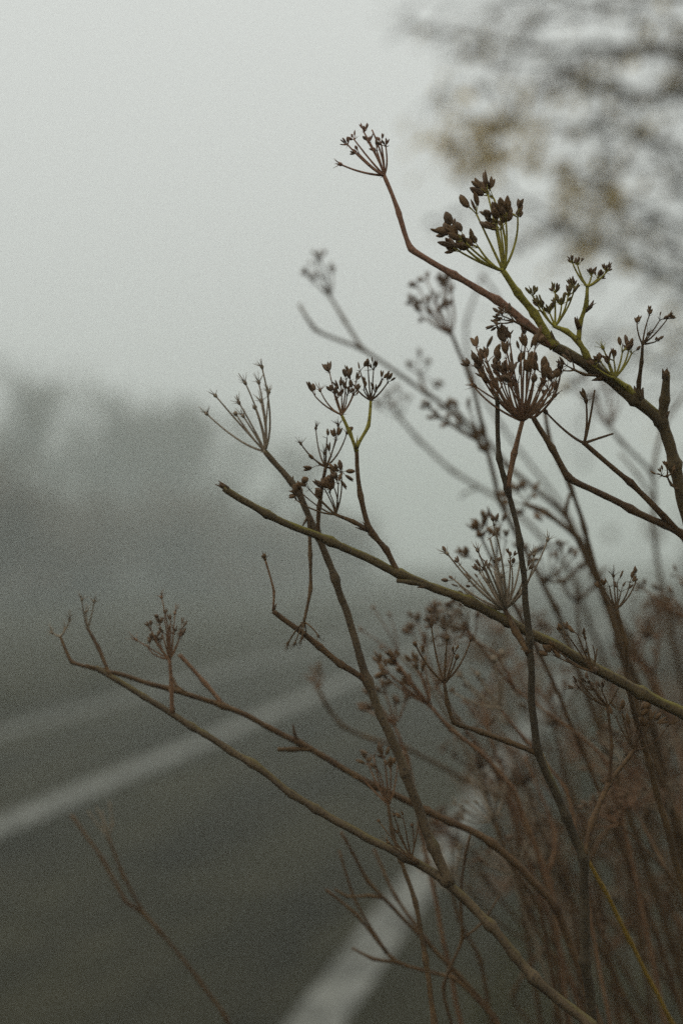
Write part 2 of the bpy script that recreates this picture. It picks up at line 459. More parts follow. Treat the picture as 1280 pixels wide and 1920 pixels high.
# ------------------------------------------------------------------ the autumn tree over the verge, upper right
def autumn_tree():
    rg = random.Random(91)
    D = 6.2
    base = cam_ground(3.3, D + 0.3); base.z = vz(base.x, base.y, 1) - 0.03
    root = empty('autumn_tree', base)
    tag(root, 'autumn tree with yellow and brown leaves reaching in over the verge at upper right', 'tree')
    O = base
    trunk = MB()
    tp = [(base, .17), (base + Vector((-.05, .05, 1.2)), .13), (base + Vector((-.15, 0, 2.6)), .10), (base + Vector((-.1, .1, 4.2)), .06), (base + Vector((0, .1, 5.6)), .02)]
    tpath = crom(tp, .12); trunk.tube(tpath, 12, .05)
    trunk.build('trunk', M['bark'], root, origin=O)
    twigs = MB()
    pts = []      # (point, direction) where leaves may hang
    # limbs as pixel paths with depth, from the trunk side inward
    limbs = [
        ([(1620, 300, 6.4), (1420, 150, 6.2), (1280, 100, 6.1), (1120, 88, 6.0), (1000, 92, 5.9), (880, 70, 5.8), (800, 55, 5.8)], .030),
        ([(1500, 250, 6.3), (1350, 180, 6.5), (1200, 175, 6.6), (1060, 125, 6.6), (930, 115, 6.5), (830, 100, 6.4)], .020),
        ([(1700, 640, 6.4), (1480, 560, 6.2), (1280, 530, 6.0), (1180, 480, 5.9), (1080, 440, 5.8), (1000, 390, 5.8), (940, 350, 5.8)], .026),
        ([(1650, 450, 6.4), (1450, 380, 6.2), (1300, 300, 6.1), (1200, 255, 6.0), (1080, 240, 5.9), (960, 230, 5.9), (860, 215, 5.9)], .022),
        ([(1700, 760, 6.5), (1500, 690, 6.4), (1350, 640, 6.2), (1250, 630, 6.2), (1190, 600, 6.1)], .020),
        ([(1500, 20, 6.3), (1300, -10, 6.4), (1150, 10, 6.5), (1000, -15, 6.4), (900, 10, 6.4), (820, 0, 6.3)], .020),
        ([(1560, 520, 6.4), (1400, 420, 6.6), (1300, 430, 6.7), (1200, 400, 6.6), (1120, 360, 6.5), (1050, 330, 6.4)], .018),
        ([(1650, 820, 6.5), (1450, 740, 6.4), (1330, 700, 6.3), (1240, 690, 6.2), (1180, 650, 6.2)], .016),
        ([(1600, 560, 6.6), (1420, 480, 6.7), (1260, 340, 6.8), (1180, 180, 6.8), (1120, 60, 6.8)], .016),
        ([(1600, 150, 6.5), (1400, 60, 7.0), (1230, 40, 7.1), (1100, 30, 7.0), (990, 40, 7.0)], .018),
    ]
    for path, r0 in limbs:
        P = []
        n = len(path)
        st = min(tpath, key=lambda q: (q[0] - cam_pt(*path[0])).length)[0]
        P.append((st, r0 * 1.2))
        for i, q in enumerate(path): P.append((cam_pt(*q), r0 * (1 - .82 * (i + 1) / n)))
        C = crom(P, .05)
        mb = MB(); mb.tube(C, 7, .08)
        mb.build('limb', M['bark'], root, origin=O)
        m = len(C)
        for i in range(m // 4, m):
            for _ in range(2 if i < m * .7 else 1):
                if rg.random() < .5: continue
                p = C[i][0]; r = max(C[i][1] * .45, .006)
                t = (C[min(i + 3, m - 1)][0] - C[max(i - 3, 0)][0]).normalized()
                d = (t * rg.uniform(.2, 1.0) + Vector((rg.gauss(0, .5), rg.gauss(0, .5), rg.gauss(-.08, .33)))).normalized()
                ln = rg.uniform(.25, .85)
                if to_px(p + d * ln)[0] < 790: ln *= .3
                q1 = p + d * ln * .5 + Vector((0, 0, .02)); q2 = p + d * ln + Vector((0, 0, -.04))
                twigs.tube([(p, r), (q1, r * .7), (q2, r * .3)], 4, cap=False)
                pts += [(q1, d), (q2, d), (p.lerp(q1, .5), d)]
                for _ in range(2):
                    d2 = (d + Vector((rg.gauss(0, .6), rg.gauss(0, .6), rg.gauss(-.2, .5)))).normalized()
                    q3 = q1 + d2 * rg.uniform(.08, .22)
                    twigs.tube([(q1, r * .55), (q3, .002)], 3, cap=False)
                    pts.append((q3, d2))
    tw = twigs.build('twigs', M['twig'], root, origin=O); tw['kind'] = 'stuff'
    # leaf prototypes: pointed ovals folded along the midrib
    def leaf_mesh(mat, nm):
        mb = MB()
        xs = [0, .2, .45, .7, .9, 1.0]; ws = [.02, .22, .30, .24, .10, .0]
        for x, wd in zip(xs, ws):
            zc = -.12 * x * x
            mb.v += [Vector((x, -wd, zc + wd * .25)), Vector((x, 0, zc)), Vector((x, wd, zc + wd * .25))]
        for i in range(5):
            a = i * 3
            mb.f += [(a, a + 1, a + 4, a + 3), (a + 1, a + 2, a + 5, a + 4)]
        mb.v.append(Vector((-.35, 0, .04))); mb.f.append((len(mb.v) - 1, 0, 2))
        return mb
    lm = leaf_mesh(None, '')
    shared = {k: lm.mesh('leaf', M[k]) for k in ('leaf_brown', 'leaf_yellow', 'leaf_dark')}
    rest = {k: MB() for k in shared}
    # how the leaves lie: thick in the corner, sparse at the edge, yellow in a few sprays
    cl = [(1220, 240, 70, 1.0), (1100, 150, 60, .8), (1200, 470, 80, 1.0), (1090, 110, 50, .7), (1030, 240, 70, .35), (1150, 330, 60, .5),
          (1260, 560, 60, .7), (1010, 400, 50, .4), (1260, 80, 70, .5), (880, 110, 40, .4), (1080, 430, 60, .7), (1250, 660, 40, .5), (1150, 250, 60, .5)]
    yl = [(850, 265, 38, 1), (955, 255, 40, .8), (895, 310, 30, .6), (1130, 365, 30, 1), (1085, 460, 22, .7), (1060, 395, 25, .5), (830, 200, 30, .5), (1010, 290, 40, .35)]
    spots = []
    for p, d in pts:
        x, y, z = to_px(p)
        s = sum(wt * math.exp(-((x - cx) ** 2 + (y - cy) ** 2) / (2 * sg * sg)) for cx, cy, sg, wt in cl)
        ys = sum(wt * math.exp(-((x - cx) ** 2 + (y - cy) ** 2) / (2 * sg * sg)) for cx, cy, sg, wt in yl)
        off = x > 1290 or y < -10
        if x < 765 + rg.uniform(0, 60): continue
        n = int(.6 + rg.random()) + int(s * 1.1 + rg.random()) + int(ys * 3.2 + rg.random()) if not off else int(rg.random() * 1.6)
        for _ in range(n):
            k = 'leaf_yellow' if rg.random() < .22 + .78 * ys / (ys + .8 * s + .12) else ('leaf_dark' if rg.random() < .55 else 'leaf_brown')
            spots.append((p, d, k, off))
    # sprays that stand free of the limbs
    for (cx, cy, sg, wt) in yl:
        c = cam_pt(cx, cy, 5.85)
        for _ in range(int(26 * wt)):
            p = c + Vector((rg.gauss(0, 1), rg.gauss(0, 1), rg.gauss(0, 1))) * sg * .85 / FPX * 5.85
            q = min(pts, key=lambda t_: (t_[0] - p).length)[0]
            twigs2.append((q, p))
            spots.append((p, (p - q).normalized() if (p - q).length > 1e-4 else Vector((0, 0, -1)), 'leaf_yellow', False))
    rg.shuffle(spots)
    nobj = 0
    for p, d, k, off in spots:
        size = rg.uniform(.03, .062) * (1.25 if k == 'leaf_yellow' else 1)
        h = Vector((d.x + rg.gauss(0, .4), d.y + rg.gauss(0, .4), d.z - .6 + rg.gauss(0, .4))).normalized()
        mt = Matrix.Translation(p) @ h.to_track_quat('X', 'Z').to_matrix().to_4x4() @ Matrix.Rotation(rg.uniform(-1.2, 1.2), 4, 'X') @ Matrix.Scale(size, 4)
        if not off and nobj < 290:
            o = bpy.data.objects.new('leaf', shared[k]); SC.collection.objects.link(o); o.parent = root
            o.matrix_local = Matrix.Translation(-O) @ mt
            nobj += 1
        else:
            rest[k].add(lm.v, lm.f, mt)
    for k, mb in rest.items():
        if mb.v:
            o = mb.build('leaves', M[k], root, origin=O); o['kind'] = 'stuff'
    fine = MB()
    for q, p in twigs2: fine.tube([(q, .003), (q.lerp(p, .5) + Vector((0, 0, .01)), .002), (p, .001)], 3, cap=False)
    o = fine.build('twigs', M['twig'], root, origin=O); o['kind'] = 'stuff'
twigs2 = []
autumn_tree()

# ------------------------------------------------------------------ dry umbel plants
def seed_template(kind):
    """dry fruit: 0 plump and ribbed, 1 split into its two halves, 2 shrivelled and bent"""
    mb = MB()
    def lobe(w, thick, bend, off, ang):
        prof = [(.08, .26), (.34, .50), (.66, .47), (.90, .22)]
        b0 = len(mb.v)
        rot = Matrix.Rotation(ang, 3, 'Z')
        for x, r in prof:
            for k in range(8):
                a = 2 * math.pi * k / 8
                rr = r * (1.0 if k % 2 else .70) * w
                mb.v.append(rot @ Vector((x, math.cos(a) * rr + bend * x * x + off, math.sin(a) * rr * thick)))
        n = len(mb.v); mb.v += [rot @ Vector((0, off, 0)), rot @ Vector((1.0, bend + off, 0))]
        for i in range(3):
            for k in range(8):
                mb.f.append((b0 + i * 8 + k, b0 + i * 8 + (k + 1) % 8, b0 + (i + 1) * 8 + (k + 1) % 8, b0 + (i + 1) * 8 + k))
        for k in range(8):
            mb.f.append((n, b0 + (k + 1) % 8, b0 + k)); mb.f.append((b0 + 24 + k, b0 + 24 + (k + 1) % 8, n + 1))
    if kind == 0: lobe(1, .66, .05, 0, 0)
    elif kind == 1: lobe(.55, .8, .10, .03, .26); lobe(.55, .8, -.10, -.03, -.26)
    else: lobe(.66, .5, .32, 0, 0)
    return mb
SEEDS = [seed_template(k) for k in range(3)]
SEED_SHARED = {k: [S_.mesh('seed', M[k]) for S_ in SEEDS] for k in ('seed', 'seed_red', 'seed_green', 'seed_rust')}

def rdir(axis, ang, rg=rnd):
    v = Vector((rg.gauss(0, 1), rg.gauss(0, 1), rg.gauss(0, 1)))
    v = (v - axis * v.dot(axis)).normalized()
    return (axis * math.cos(ang) + v * math.sin(ang)).normalized()

class Part:
    def __init__(s, ob, dense): s.ob = ob; s.dense = dense     # dense: [(Vector, radius)] root to tip
    def near(s, x, y):
        best = None
        for p, r in s.dense:
            q = to_px(p)
            d = (q[0] - x) ** 2 + (q[1] - y) ** 2
            if best is None or d < best[0]: best = (d, p, r, q[2])
        return best[1], best[2], best[3]
    @property
    def tip(s): return s.dense[-1][0]
    @property
    def dirn(s):
        k = max(0, len(s.dense) - 6)
        return (s.dense[-1][0] - s.dense[k][0]).normalized()

class Plant:
    def __init__(s, label, root, mat='brown', group='dry umbel plants on the verge', sharp=True):
        g = cam_ground(*root); g.z = vz(g.x, g.y, 1) - 0.01
        s.o = g; s.mat = mat; s.sharp = sharp; s.nseed = 0
        s.root = empty('umbel_plant', g)
        tag(s.root, label, 'dry plant', group)
    def _tube(s, name, P, mat, step, knots=(), sides=9, jit=.045):
        C = crom(P, step)
        for kn in knots:
            for i, (p, r) in enumerate(C):
                d = (p - kn).length
                if d < .009: C[i] = (p, r * (1 + .42 * math.exp(-(d / .0032) ** 2)))
        fr = rnd.uniform(0, 50)
        # slightly crooked and uneven, with a few leaf scars between the joints
        scars = [rnd.randrange(len(C)) for _ in range(len(C) // 22)] if s.sharp else []
        C2 = []
        for i, (p, r) in enumerate(C):
            q = p + Vector((noise.noise(p * 45 + Vector((fr, 3, 0))), noise.noise(p * 45 + Vector((fr, 9, 4))), noise.noise(p * 45 + Vector((fr, 5, 8))))) * min(.0011, r * .5) * (1 if i else 0)
            k = 1 + .10 * noise.noise(p * 140 + Vector((fr, 0, 0)))
            if i in scars: k += .16
            C2.append((q, r * k))
        C = C2
        mb = MB(); mb.tube(C, 12 if s.sharp else 8, jit if s.sharp else .02, ridge=.075 if s.sharp else 0)
        for i in scars[::3]:
            if i + 1 < len(C):
                e = rdir((C[i + 1][0] - C[i][0]).normalized(), rnd.uniform(.4, 1.1)); r = C[i][1]
                mb.tube([(C[i][0] + e * r * .5, r * .5), (C[i][0] + e * r * 1.3, r * .4), (C[i][0] + e * r * rnd.uniform(1.6, 2.6), r * .1)], 6, .1)
        ob = mb.build(name, M[mat or s.mat], s.root, origin=s.o)
        return ob, C
    def stem(s, px, z, d, mat=None):
        """px from the lowest traced point up to the tip"""
        n = len(px)
        P = []
        cum = [0]
        for i in range(1, n): cum.append(cum[-1] + math.hypot(px[i][0] - px[i - 1][0], px[i][1] - px[i - 1][1]))
        for i, q in enumerate(px):
            u = cum[i] / cum[-1]
            zz = z[0] + (z[1] - z[0]) * u
            dd = (d[0] + (d[1] - d[0]) * u) * (.84 if s.sharp else .76)
            P.append((cam_pt(q[0], q[1], zz), dd * .5 * zz / FPX))
        p0 = P[0][0]; t = (P[0][0] - P[1][0]).normalized()
        ln = (p0 - s.o).length
        if ln > .05:
            a, b = p0 + t * ln * .25, s.o + Vector((0, 0, ln * .45))
            low = []
            for i in range(9):
                u = i / 9
                low.append((s.o * (1 - u) ** 3 + b * 3 * u * (1 - u) ** 2 + a * 3 * u * u * (1 - u) + p0 * u ** 3, P[0][1] * (1.35 - .35 * u)))
            P = low + P
        knots = [P[i][0] for i in range(len(P) - n, len(P)) if i > 0]
        ob, C = s._tube('stem', P, mat, .004 if s.sharp else .01, knots[1:-1])
        return Part(ob, C)
    def branch(s, par, px, dz, d, mat=None, name='branch'):
        p0, r0, z0 = par.near(*px[0][:2])
        n = len(px)
        d = tuple(q * (.84 if s.sharp else .76) for q in d)
        P = [(p0, d[0] * .5 * z0 / FPX)]
        cum = [0]
        for i in range(1, n): cum.append(cum[-1] + math.hypot(px[i][0] - px[i - 1][0], px[i][1] - px[i - 1][1]))
        for i in range(1, n):
            u = cum[i] / cum[-1]; zz = z0 + dz * u
            P.append((cam_pt(px[i][0], px[i][1], zz), (d[0] + (d[1] - d[0]) * u) * .5 * zz / FPX))
        ob, C = s._tube(name, P, mat, .004 if s.sharp else .008, [q[0] for q in P[:-1]])
        if s.sharp: s.bract(p0, (P[1][0] - p0).normalized(), r0, mat)
        return Part(ob, C)
    def bract(s, p, d, r, mat):
        """the dry leaf sheath left at a joint"""
        mb = MB()
        for _ in range(rnd.choice((1, 1, 2))):
            e = rdir(d, rnd.uniform(.15, .6))
            ln = rnd.uniform(.003, .010)
            mb.tube([(p + e * r * .4, r * .75), (p + e * (r * .5 + ln * .4), r * .5), (p + e * (r * .7 + ln), r * .08)], 6, .1)
        mb.build('sheath', M['dark' if (mat or s.mat) != 'green' else 'olive'], s.root, origin=s.o)
    def umbel(s, on, tips=None, auto=None, style='seed', seed=(18, 10), m=(4, 7), rd=5, mat=None, smat='seed', hub=None, depth=.5):
        """tips: photograph pixels of the ray ends (third value: style of that ray); auto: (count, length px, spread deg)"""
        H = on.tip if hub is None else hub
        seed = (seed[0] * 1.22, seed[1] * 1.16); m = (m[0], m[1] + 1); rd = rd * .84
        ax = on.dirn
        hx, hy, hz = to_px(H)
        mat = mat or s.mat
        k = hz / FPX
        T = []
        if tips:
            for t in tips:
                st = t[2] if len(t) > 2 else style
                L = math.hypot(t[0] - hx, t[1] - hy)
                off = rnd.uniform(-depth, depth) * L * k
                if off > 0: off *= .8
                T.append((cam_pt(t[0], t[1], hz + off), st))
        if auto:
            for i in range(auto[0]):
                an = math.radians(auto[2]) * math.sqrt((i + .5) / auto[0])
                dd = rdir(ax, an)
                T.append((H + dd * auto[1] * k * rnd.uniform(.75, 1.1), style))
        mean = Vector((0, 0, 0))
        for p, _ in T: mean += (p - H)
        mean = (mean.normalized() + ax * .5).normalized()
        hubm = MB()
        r_h = rd * k * .5
        hubm.tube([(H - ax * r_h * 1.5, r_h * 1.2), (H, r_h * 1.9), (H + mean * r_h * 2, r_h * 1.3)], 8, .12)
        for _ in range(3):
            e = rdir(mean, rnd.uniform(1.1, 1.7)); ln = rnd.uniform(3, 7) * k * 2
            hubm.tube([(H + e * r_h, r_h * .5), (H + e * (r_h + ln), r_h * .08)], 4)
        if s.sharp:
            U = hubm.build('umbel', M[mat], s.root, origin=s.o)
        joined, sj = hubm, MB()
        for p, st in T:
            v = p - H
            al = v.dot(mean); lat = v - mean * al
            c = H + mean * al * rnd.uniform(.22, .42) + lat * rnd.uniform(.45, .68) + Vector((rnd.uniform(-1, 1), rnd.uniform(-1, 1), rnd.uniform(-1, 1))) * v.length * .06
            cv = bez(H, c, p, 9 if s.sharp else 5)
            rr = rd * k * .5
            pts = [(q, rr * (1.15 - .45 * i / (len(cv) - 1))) for i, q in enumerate(cv)]
            rm = MB() if s.sharp else joined
            sides = 6 if s.sharp else 4
            rm.tube(pts, sides, .05)
            td = (cv[-1] - cv[-2]).normalized()
            td = (td + mean * .3).normalized()
            seeds = []
            if st == 'thin': pass
            elif st in ('star', 'knob'):
                kr = rr * (1.9 if st == 'star' else 2.3)
                rm.tube([(p - td * kr, rr), (p, kr), (p + td * kr, kr * .7)], 6, .15)
                for _ in range(rnd.randint(6, 10) if st == 'star' else 3):
                    e = rdir(td, rnd.uniform(.15, 1.5)); ln = rnd.uniform(8, 19) * k * (1 if st == 'star' else .5)
                    mid = p + e * ln * .5 + td * ln * .12
                    rm.tube([(p, rr * .5), (mid, rr * .32), (p + e * ln + td * ln * .25, rr * .15)], 4)
                if st == 'star' and rnd.random() < .07: seeds.append((p + td * kr, rdir(td, .6)))
            else:
                for j in range(rnd.randint(*m)):
                    e = rdir(td, rnd.uniform(.1, 1.15)); ln = rnd.uniform(.25, 1.0) * seed[0] * k * .8
                    q = p + e * ln
                    rm.tube([(p, rr * .55), (p + e * ln * .5 + td * ln * .08, rr * .4), (q, rr * .42)], 4)
                    seeds.append((q, (e + td * .35).normalized()))
                for _ in range(3):
                    e = rdir(td, rnd.uniform(.9, 1.7)); ln = rnd.uniform(5, 11) * k
                    rm.tube([(p, rr * .4), (p + e * ln, rr * .12)], 3)
            ro = None
            if s.sharp: ro = rm.build('ray', M[mat], U, origin=s.o)
            for q, e in seeds:
                ln = seed[0] * k * rnd.uniform(.6, 1.1); wd = seed[1] * k * rnd.uniform(.75, 1.2)
                mt = Matrix.Translation(q) @ e.to_track_quat('X', 'Z').to_matrix().to_4x4() @ Matrix.Rotation(rnd.uniform(0, 6.28), 4, 'X') @ Matrix.Diagonal((ln, wd, wd, 1))
                sk = rnd.choice((0, 0, 1, 1, 2))
                if s.sharp and s.nseed < 295:
                    o = bpy.data.objects.new('seed', SEED_SHARED[smat if rnd.random() < .75 else 'seed_red'][sk]); SC.collection.objects.link(o); o.parent = U
                    o.matrix_local = Matrix.Translation(-s.o) @ mt
                    s.nseed += 1
                else: sj.add(SEEDS[sk].v, SEEDS[sk].f, mt)
        if not s.sharp: U = joined.build('umbel', M[mat], s.root, origin=s.o)
        if sj.v:
            o = sj.build('seeds', M[smat], U, origin=s.o); o['kind'] = 'stuff'
        return U

Z = 0.95
# ---- the tall plant that leans in from the right edge and carries the highest umbel
p = Plant('tallest dry plant, green stem ending in a long reddish tip with small seed head', (.36, .97), 'green')
st = p.stem([(1345, 1250), (1300, 1020), (1262, 870), (1238, 790), (1190, 748), (1110, 690), (1040, 650)], (.98, .95), (30, 22), 'olive')
sb = p.branch(st, [(1241, 790), (1244, 750), (1250, 702)], -.01, (20, 16), 'olive', 'stub')
sp = MB()
for _ in range(6):
    e = rdir(sb.dirn, rnd.uniform(.05, .4)); q = sb.tip + rdir(sb.dirn, 1.5) * .0018
    sp.tube([(q - sb.dirn * .003, .0012), (q + e * .002, .0009), (q + e * rnd.uniform(.002, .005), .0002)], 5, .1)
sp.build('splinter', M['brown'], p.root, origin=p.o)
up = p.branch(st, [(1040, 650), (985, 605), (930, 562), (850, 515), (770, 466), (748, 400), (720, 328)], .0, (18, 8), 'rust')
p.umbel(up, [(638, 308, 'star'), (652, 272), (664, 262), (672, 288), (682, 248), (691, 268), (697, 243, 'thin'), (706, 282), (714, 268), (723, 275)], seed=(11, 6), m=(3, 5), rd=5, mat='rust', smat='seed_rust', depth=.3)
gr = p.branch(st, [(1042, 652), (1000, 590), (970, 548), (942, 508)], -.012, (18, 12), 'green')
p.umbel(gr, [(850, 440), (862, 472), (872, 455), (897, 464), (893, 402), (914, 365), (925, 372), (948, 415), (970, 408), (930, 418), (938, 432)], seed=(24, 15), m=(4, 6), rd=6, mat='green', smat='seed', depth=.3)
g2 = p.branch(st, [(1112, 695), (1097, 662), (1083, 640), (1062, 622), (1040, 612)], -.01, (13, 8), 'green')
p.umbel(g2, [(998, 556), (1016, 578), (1030, 588), (1040, 550), (1052, 572), (1064, 556), (1076, 542)], seed=(13, 7), m=(9, 13), rd=5, mat='green', smat='seed_green', depth=.4)
g3 = p.branch(g2, [(1085, 642), (1086, 605), (1098, 570), (1100, 537)], -.008, (10, 7), 'green')
p.umbel(g3, [(1073, 494), (1082, 497), (1108, 517), (1120, 522), (1135, 511)], seed=(10, 5.5), m=(7, 10), rd=5, mat='green', smat='seed_red', depth=.3)
p.branch(g3, [(1087, 612), (1080, 602), (1077, 595)], -.004, (10, 3), 'brown', 'sheath')
p.branch(g3, [(1097, 585), (1106, 574), (1112, 563)], .004, (10, 2), 'brown', 'sheath')
g4 = p.branch(st, [(1196, 750), (1178, 728), (1151, 709)], -.01, (14, 8), 'green')
p.umbel(g4, [(1117, 690), (1129, 652, 'star'), (1126, 680), (1140, 685), (1150, 676), (1166, 660), (1178, 655), (1183, 663)], seed=(15, 7), m=(4, 6), rd=5, mat='green', smat='seed', depth=.35)
g5 = p.branch(st, [(1198, 752), (1197, 715), (1201, 680), (1204, 645)], -.02, (10, 6), 'dark')
p.umbel(g5, [(1193, 608), (1216, 592), (1236, 600), (1250, 598), (1229, 640), (1214, 626, 'star')], seed=(10, 6), m=(3, 5), rd=4, mat='dark', smat='seed', depth=.3)
g6 = p.branch(st, [(1020, 640), (985, 612), (962, 602)], -.01, (7, 5), 'brown')
p.umbel(g6, [(936, 606), (943, 593), (953, 588), (945, 600)], seed=(14, 7), m=(3, 5), rd=4, mat='brown', smat='seed_red', depth=.3)
g7 = p.branch(st, [(1128, 712), (1095, 702), (1076, 693)], -.012, (7, 5), 'dark')
p.umbel(g7, [(1056, 695), (1062, 686), (1072, 678)], seed=(16, 8), m=(2, 4), rd=4, mat='dark', smat='seed_red', depth=.3)
g9 = p.branch(st, [(1268, 925), (1258, 908), (1250, 893)], -.01, (6, 4), 'dark')
p.umbel(g9, [(1240, 892), (1250, 882), (1257, 888)], seed=(12, 6), m=(2, 3), rd=4, mat='dark')

# ---- two brown arms that come in from the right edge under it
p = Plant('brown plant arching in from the right edge, one arm ending in four bare rays', (.42, .99), 'red')
st = p.stem([(1360, 1300), (1320, 1060), (1282, 1002), (1180, 955), (1066, 893), (1034, 840), (1000, 784)], (.99, .955), (20, 11), 'brown')
p.umbel(st, [(915, 712), (890, 724, 'star'), (950, 715), (1018, 735, 'star'), (1036, 722, 'star'), (1050, 698, 'star'), (965, 735), (1040, 742, 'star')], seed=(18, 10), m=(1, 3), rd=5, mat='red', smat='seed_red')
a2 = p.branch(st, [(1300, 1020), (1180, 905), (1095, 832)], -.02, (15, 11), 'brown')
p.umbel(a2, [(1022, 772, 'knob'), (1098, 752, 'star'), (1114, 731, 'thin'), (1149, 813, 'thin')], rd=6, mat='brown', depth=.2)

# ---- the upright plant with the big dark seed head
p = Plant('upright dark stemmed plant crossing the long diagonal stem, topped by the widest dark seed head', (.30, .96), 'dark')
st = p.stem([(1150, 2300), (1112, 1940), (1096, 1800), (1092, 1610), (1060, 1530), (1006, 1405), (991, 1200), (975, 1020), (950, 915), (936, 860), (930, 740)], (.98, .935), (26, 9), 'deep')
p.umbel(st, [(893, 690), (905, 700), (918, 708), (930, 700), (945, 706)], seed=(18, 10), m=(2, 3), rd=4, mat='red', smat='seed_red', depth=.3)
h = p.branch(st, [(950, 912), (964, 850), (978, 790)], -.005, (12, 9), 'red')
p.umbel(h, [(892, 652), (906, 660), (912, 682), (896, 690), (886, 722, 'star'), (918, 718), (930, 692), (944, 640), (956, 648), (948, 672), (962, 690),
            (976, 660), (984, 640), (990, 660), (1002, 655), (986, 702), (1003, 690), (970, 718), (1012, 730, 'star'), (1034, 718), (1028, 740, 'star'), (952, 722), (935, 735)], auto=(9, 95, 50),
        seed=(22, 13), m=(1, 3), rd=5, mat='red', smat='seed', depth=.45)
b1 = p.branch(st, [(1000, 1412), (950, 1390), (900, 1372), (850, 1355), (838, 1318), (832, 1280)], -.005, (12, 8), 'dark')
p.umbel(b1, [(778, 1208, 'knob'), (808, 1172, 'star'), (838, 1197, 'knob'), (850, 1226), (882, 1198, 'knob'), (856, 1232, 'knob')], seed=(12, 6), m=(2, 4), rd=5, mat='brown', depth=.3)
b2 = p.branch(st, [(988, 1225), (965, 1185), (945, 1142)], .012, (15, 10), 'brown')
p.umbel(b2, [(838, 1038, 'star'), (862, 1060), (895, 1032, 'star'), (900, 1075), (908, 1052), (915, 1090, 'star'), (930, 1060), (940, 1080, 'star'), (956, 1048), (976, 1028, 'star'),
             (1026, 1012, 'star'), (985, 1072), (1000, 1040, 'star'), (918, 1010), (925, 985)], auto=(12, 100, 48), seed=(12, 7), m=(1, 3), rd=5, mat='pale', smat='seed_red', depth=.6)
b3 = p.branch(st, [(1094, 1605), (1110, 1540), (1140, 1470), (1188, 1405)], .03, (14, 8), 'brown')
p.umbel(b3, [(1154, 1345), (1166, 1338), (1180, 1365), (1194, 1345), (1206, 1338), (1216, 1358), (1250, 1362), (1200, 1372)], seed=(18, 10), m=(2, 4), rd=4, mat='brown', depth=.4)
b4 = p.branch(b3, [(1142, 1468), (1146, 1400), (1138, 1325)], .0, (8, 6), 'brown')
p.umbel(b4, [(1085, 1290), (1094, 1286), (1104, 1282), (1116, 1295), (1128, 1296), (1158, 1290, 'thin')], seed=(13, 7), m=(2, 4), rd=4, mat='brown', smat='seed_red', depth=.4)

# ---- the long diagonal stem with a cut end
p = Plant('long olive stem slanting from lower right to a cut blunt end', (.40, .95), 'olive')
st = p.stem([(1400, 1420), (1290, 1342), (1200, 1300), (1100, 1242), (950, 1165), (880, 1130), (750, 1075), (620, 1015), (500, 965), (420, 916)], (.97, .95), (25, 14), 'olive')
sp = MB(); e0 = st.dirn
for _ in range(5):
    e = rdir(e0, rnd.uniform(.05, .5)); q = st.tip + rdir(e0, 1.5) * .0016
    sp.tube([(q - e0 * .003, .0011), (q + e * .002, .0009), (q + e * rnd.uniform(.003, .007), .0002)], 5, .1)
sp.build('splinter', M['brown'], p.root, origin=p.o)
a = p.branch(st, [(750, 1070), (722, 1030), (694, 994), (675, 930), (668, 838)], -.006, (12, 8), 'brown')
c = p.branch(a, [(669, 845), (656, 812), (640, 778)], -.005, (7, 6), 'green')
p.umbel(c, [(590, 742), (600, 732, 'star'), (618, 700), (626, 738), (640, 735), (650, 742), (662, 742), (649, 712), (667, 716), (632, 748)], seed=(16, 8), m=(2, 4), rd=4, mat='red', smat='seed_red', depth=.3)
c = p.branch(a, [(668, 840), (690, 798), (695, 750)], .006, (7, 6), 'green')
p.umbel(c, [(657, 714), (675, 696), (690, 694), (700, 694), (682, 732), (726, 718), (703, 736), (715, 712)], seed=(15, 7), m=(2, 4), rd=4, mat='brown', smat='seed', depth=.3)
c = p.branch(a, [(692, 992), (662, 978), (628, 964)], -.004, (9, 7), 'brown')
p.umbel(c, [(556, 938), (566, 925), (580, 918), (602, 938), (610, 920), (625, 912), (640, 888), (634, 908), (618, 925)], seed=(18, 12), m=(2, 4), rd=4, mat='dark', smat='seed', depth=.35)
c = p.branch(st, [(800, 1098), (770, 1092), (744, 1090)], -.008, (10, 8), 'olive', 'stub')
c = p.branch(st, [(1118, 1250), (1113, 1255), (1108, 1258)], -.014, (10, 9), 'brown')
p.umbel(c, [(1040, 1230), (1060, 1236), (1064, 1192), (1082, 1190), (1096, 1196, 'star'), (1110, 1210, 'thin'), (1118, 1216, 'thin'), (1098, 1222, 'star'), (1048, 1222)], seed=(19, 12), m=(1, 3), rd=4, mat='brown', depth=.3)

# ---- the plant whose forked stem carries the bare fan of rays, with the long low arm
p = Plant('plant forking at lower centre, one arm up to a bare fan of long rays', (.26, .93), 'brown')
st = p.stem([(1160, 2150), (1105, 1925), (1000, 1835), (920, 1735), (836, 1652), (760, 1607), (590, 1517), (470, 1432), (360, 1362), (180, 1252)], (.93, 1.02), (25, 11), 'umber')
c = p.branch(st, [(184, 1253), (135, 1240), (114, 1194)], .01, (8, 6), 'brown')
p.umbel(c, [(98, 1186, 'star'), (131, 1163, 'star'), (122, 1180, 'star')], rd=4, mat='pale')
c = p.branch(st, [(206, 1268), (185, 1215), (164, 1177)], .012, (8, 6), 'brown')
p.umbel(c, [(154, 1125, 'star'), (177, 1128, 'star'), (162, 1148, 'star')], rd=4, mat='pale')
c = p.branch(st, [(326, 1340), (322, 1290), (318, 1235)], .0, (9, 7), 'red')
p.umbel(c, [(284, 1182), (290, 1200), (300, 1172), (308, 1160), (320, 1168), (328, 1150, 'star'), (340, 1180), (336, 1198), (280, 1218), (256, 1200, 'star'), (303, 1120, 'star'), (312, 1190), (325, 1190), (300, 1205)],
        seed=(12, 7), m=(2, 4), rd=4, mat='red', smat='seed_red', depth=.4)
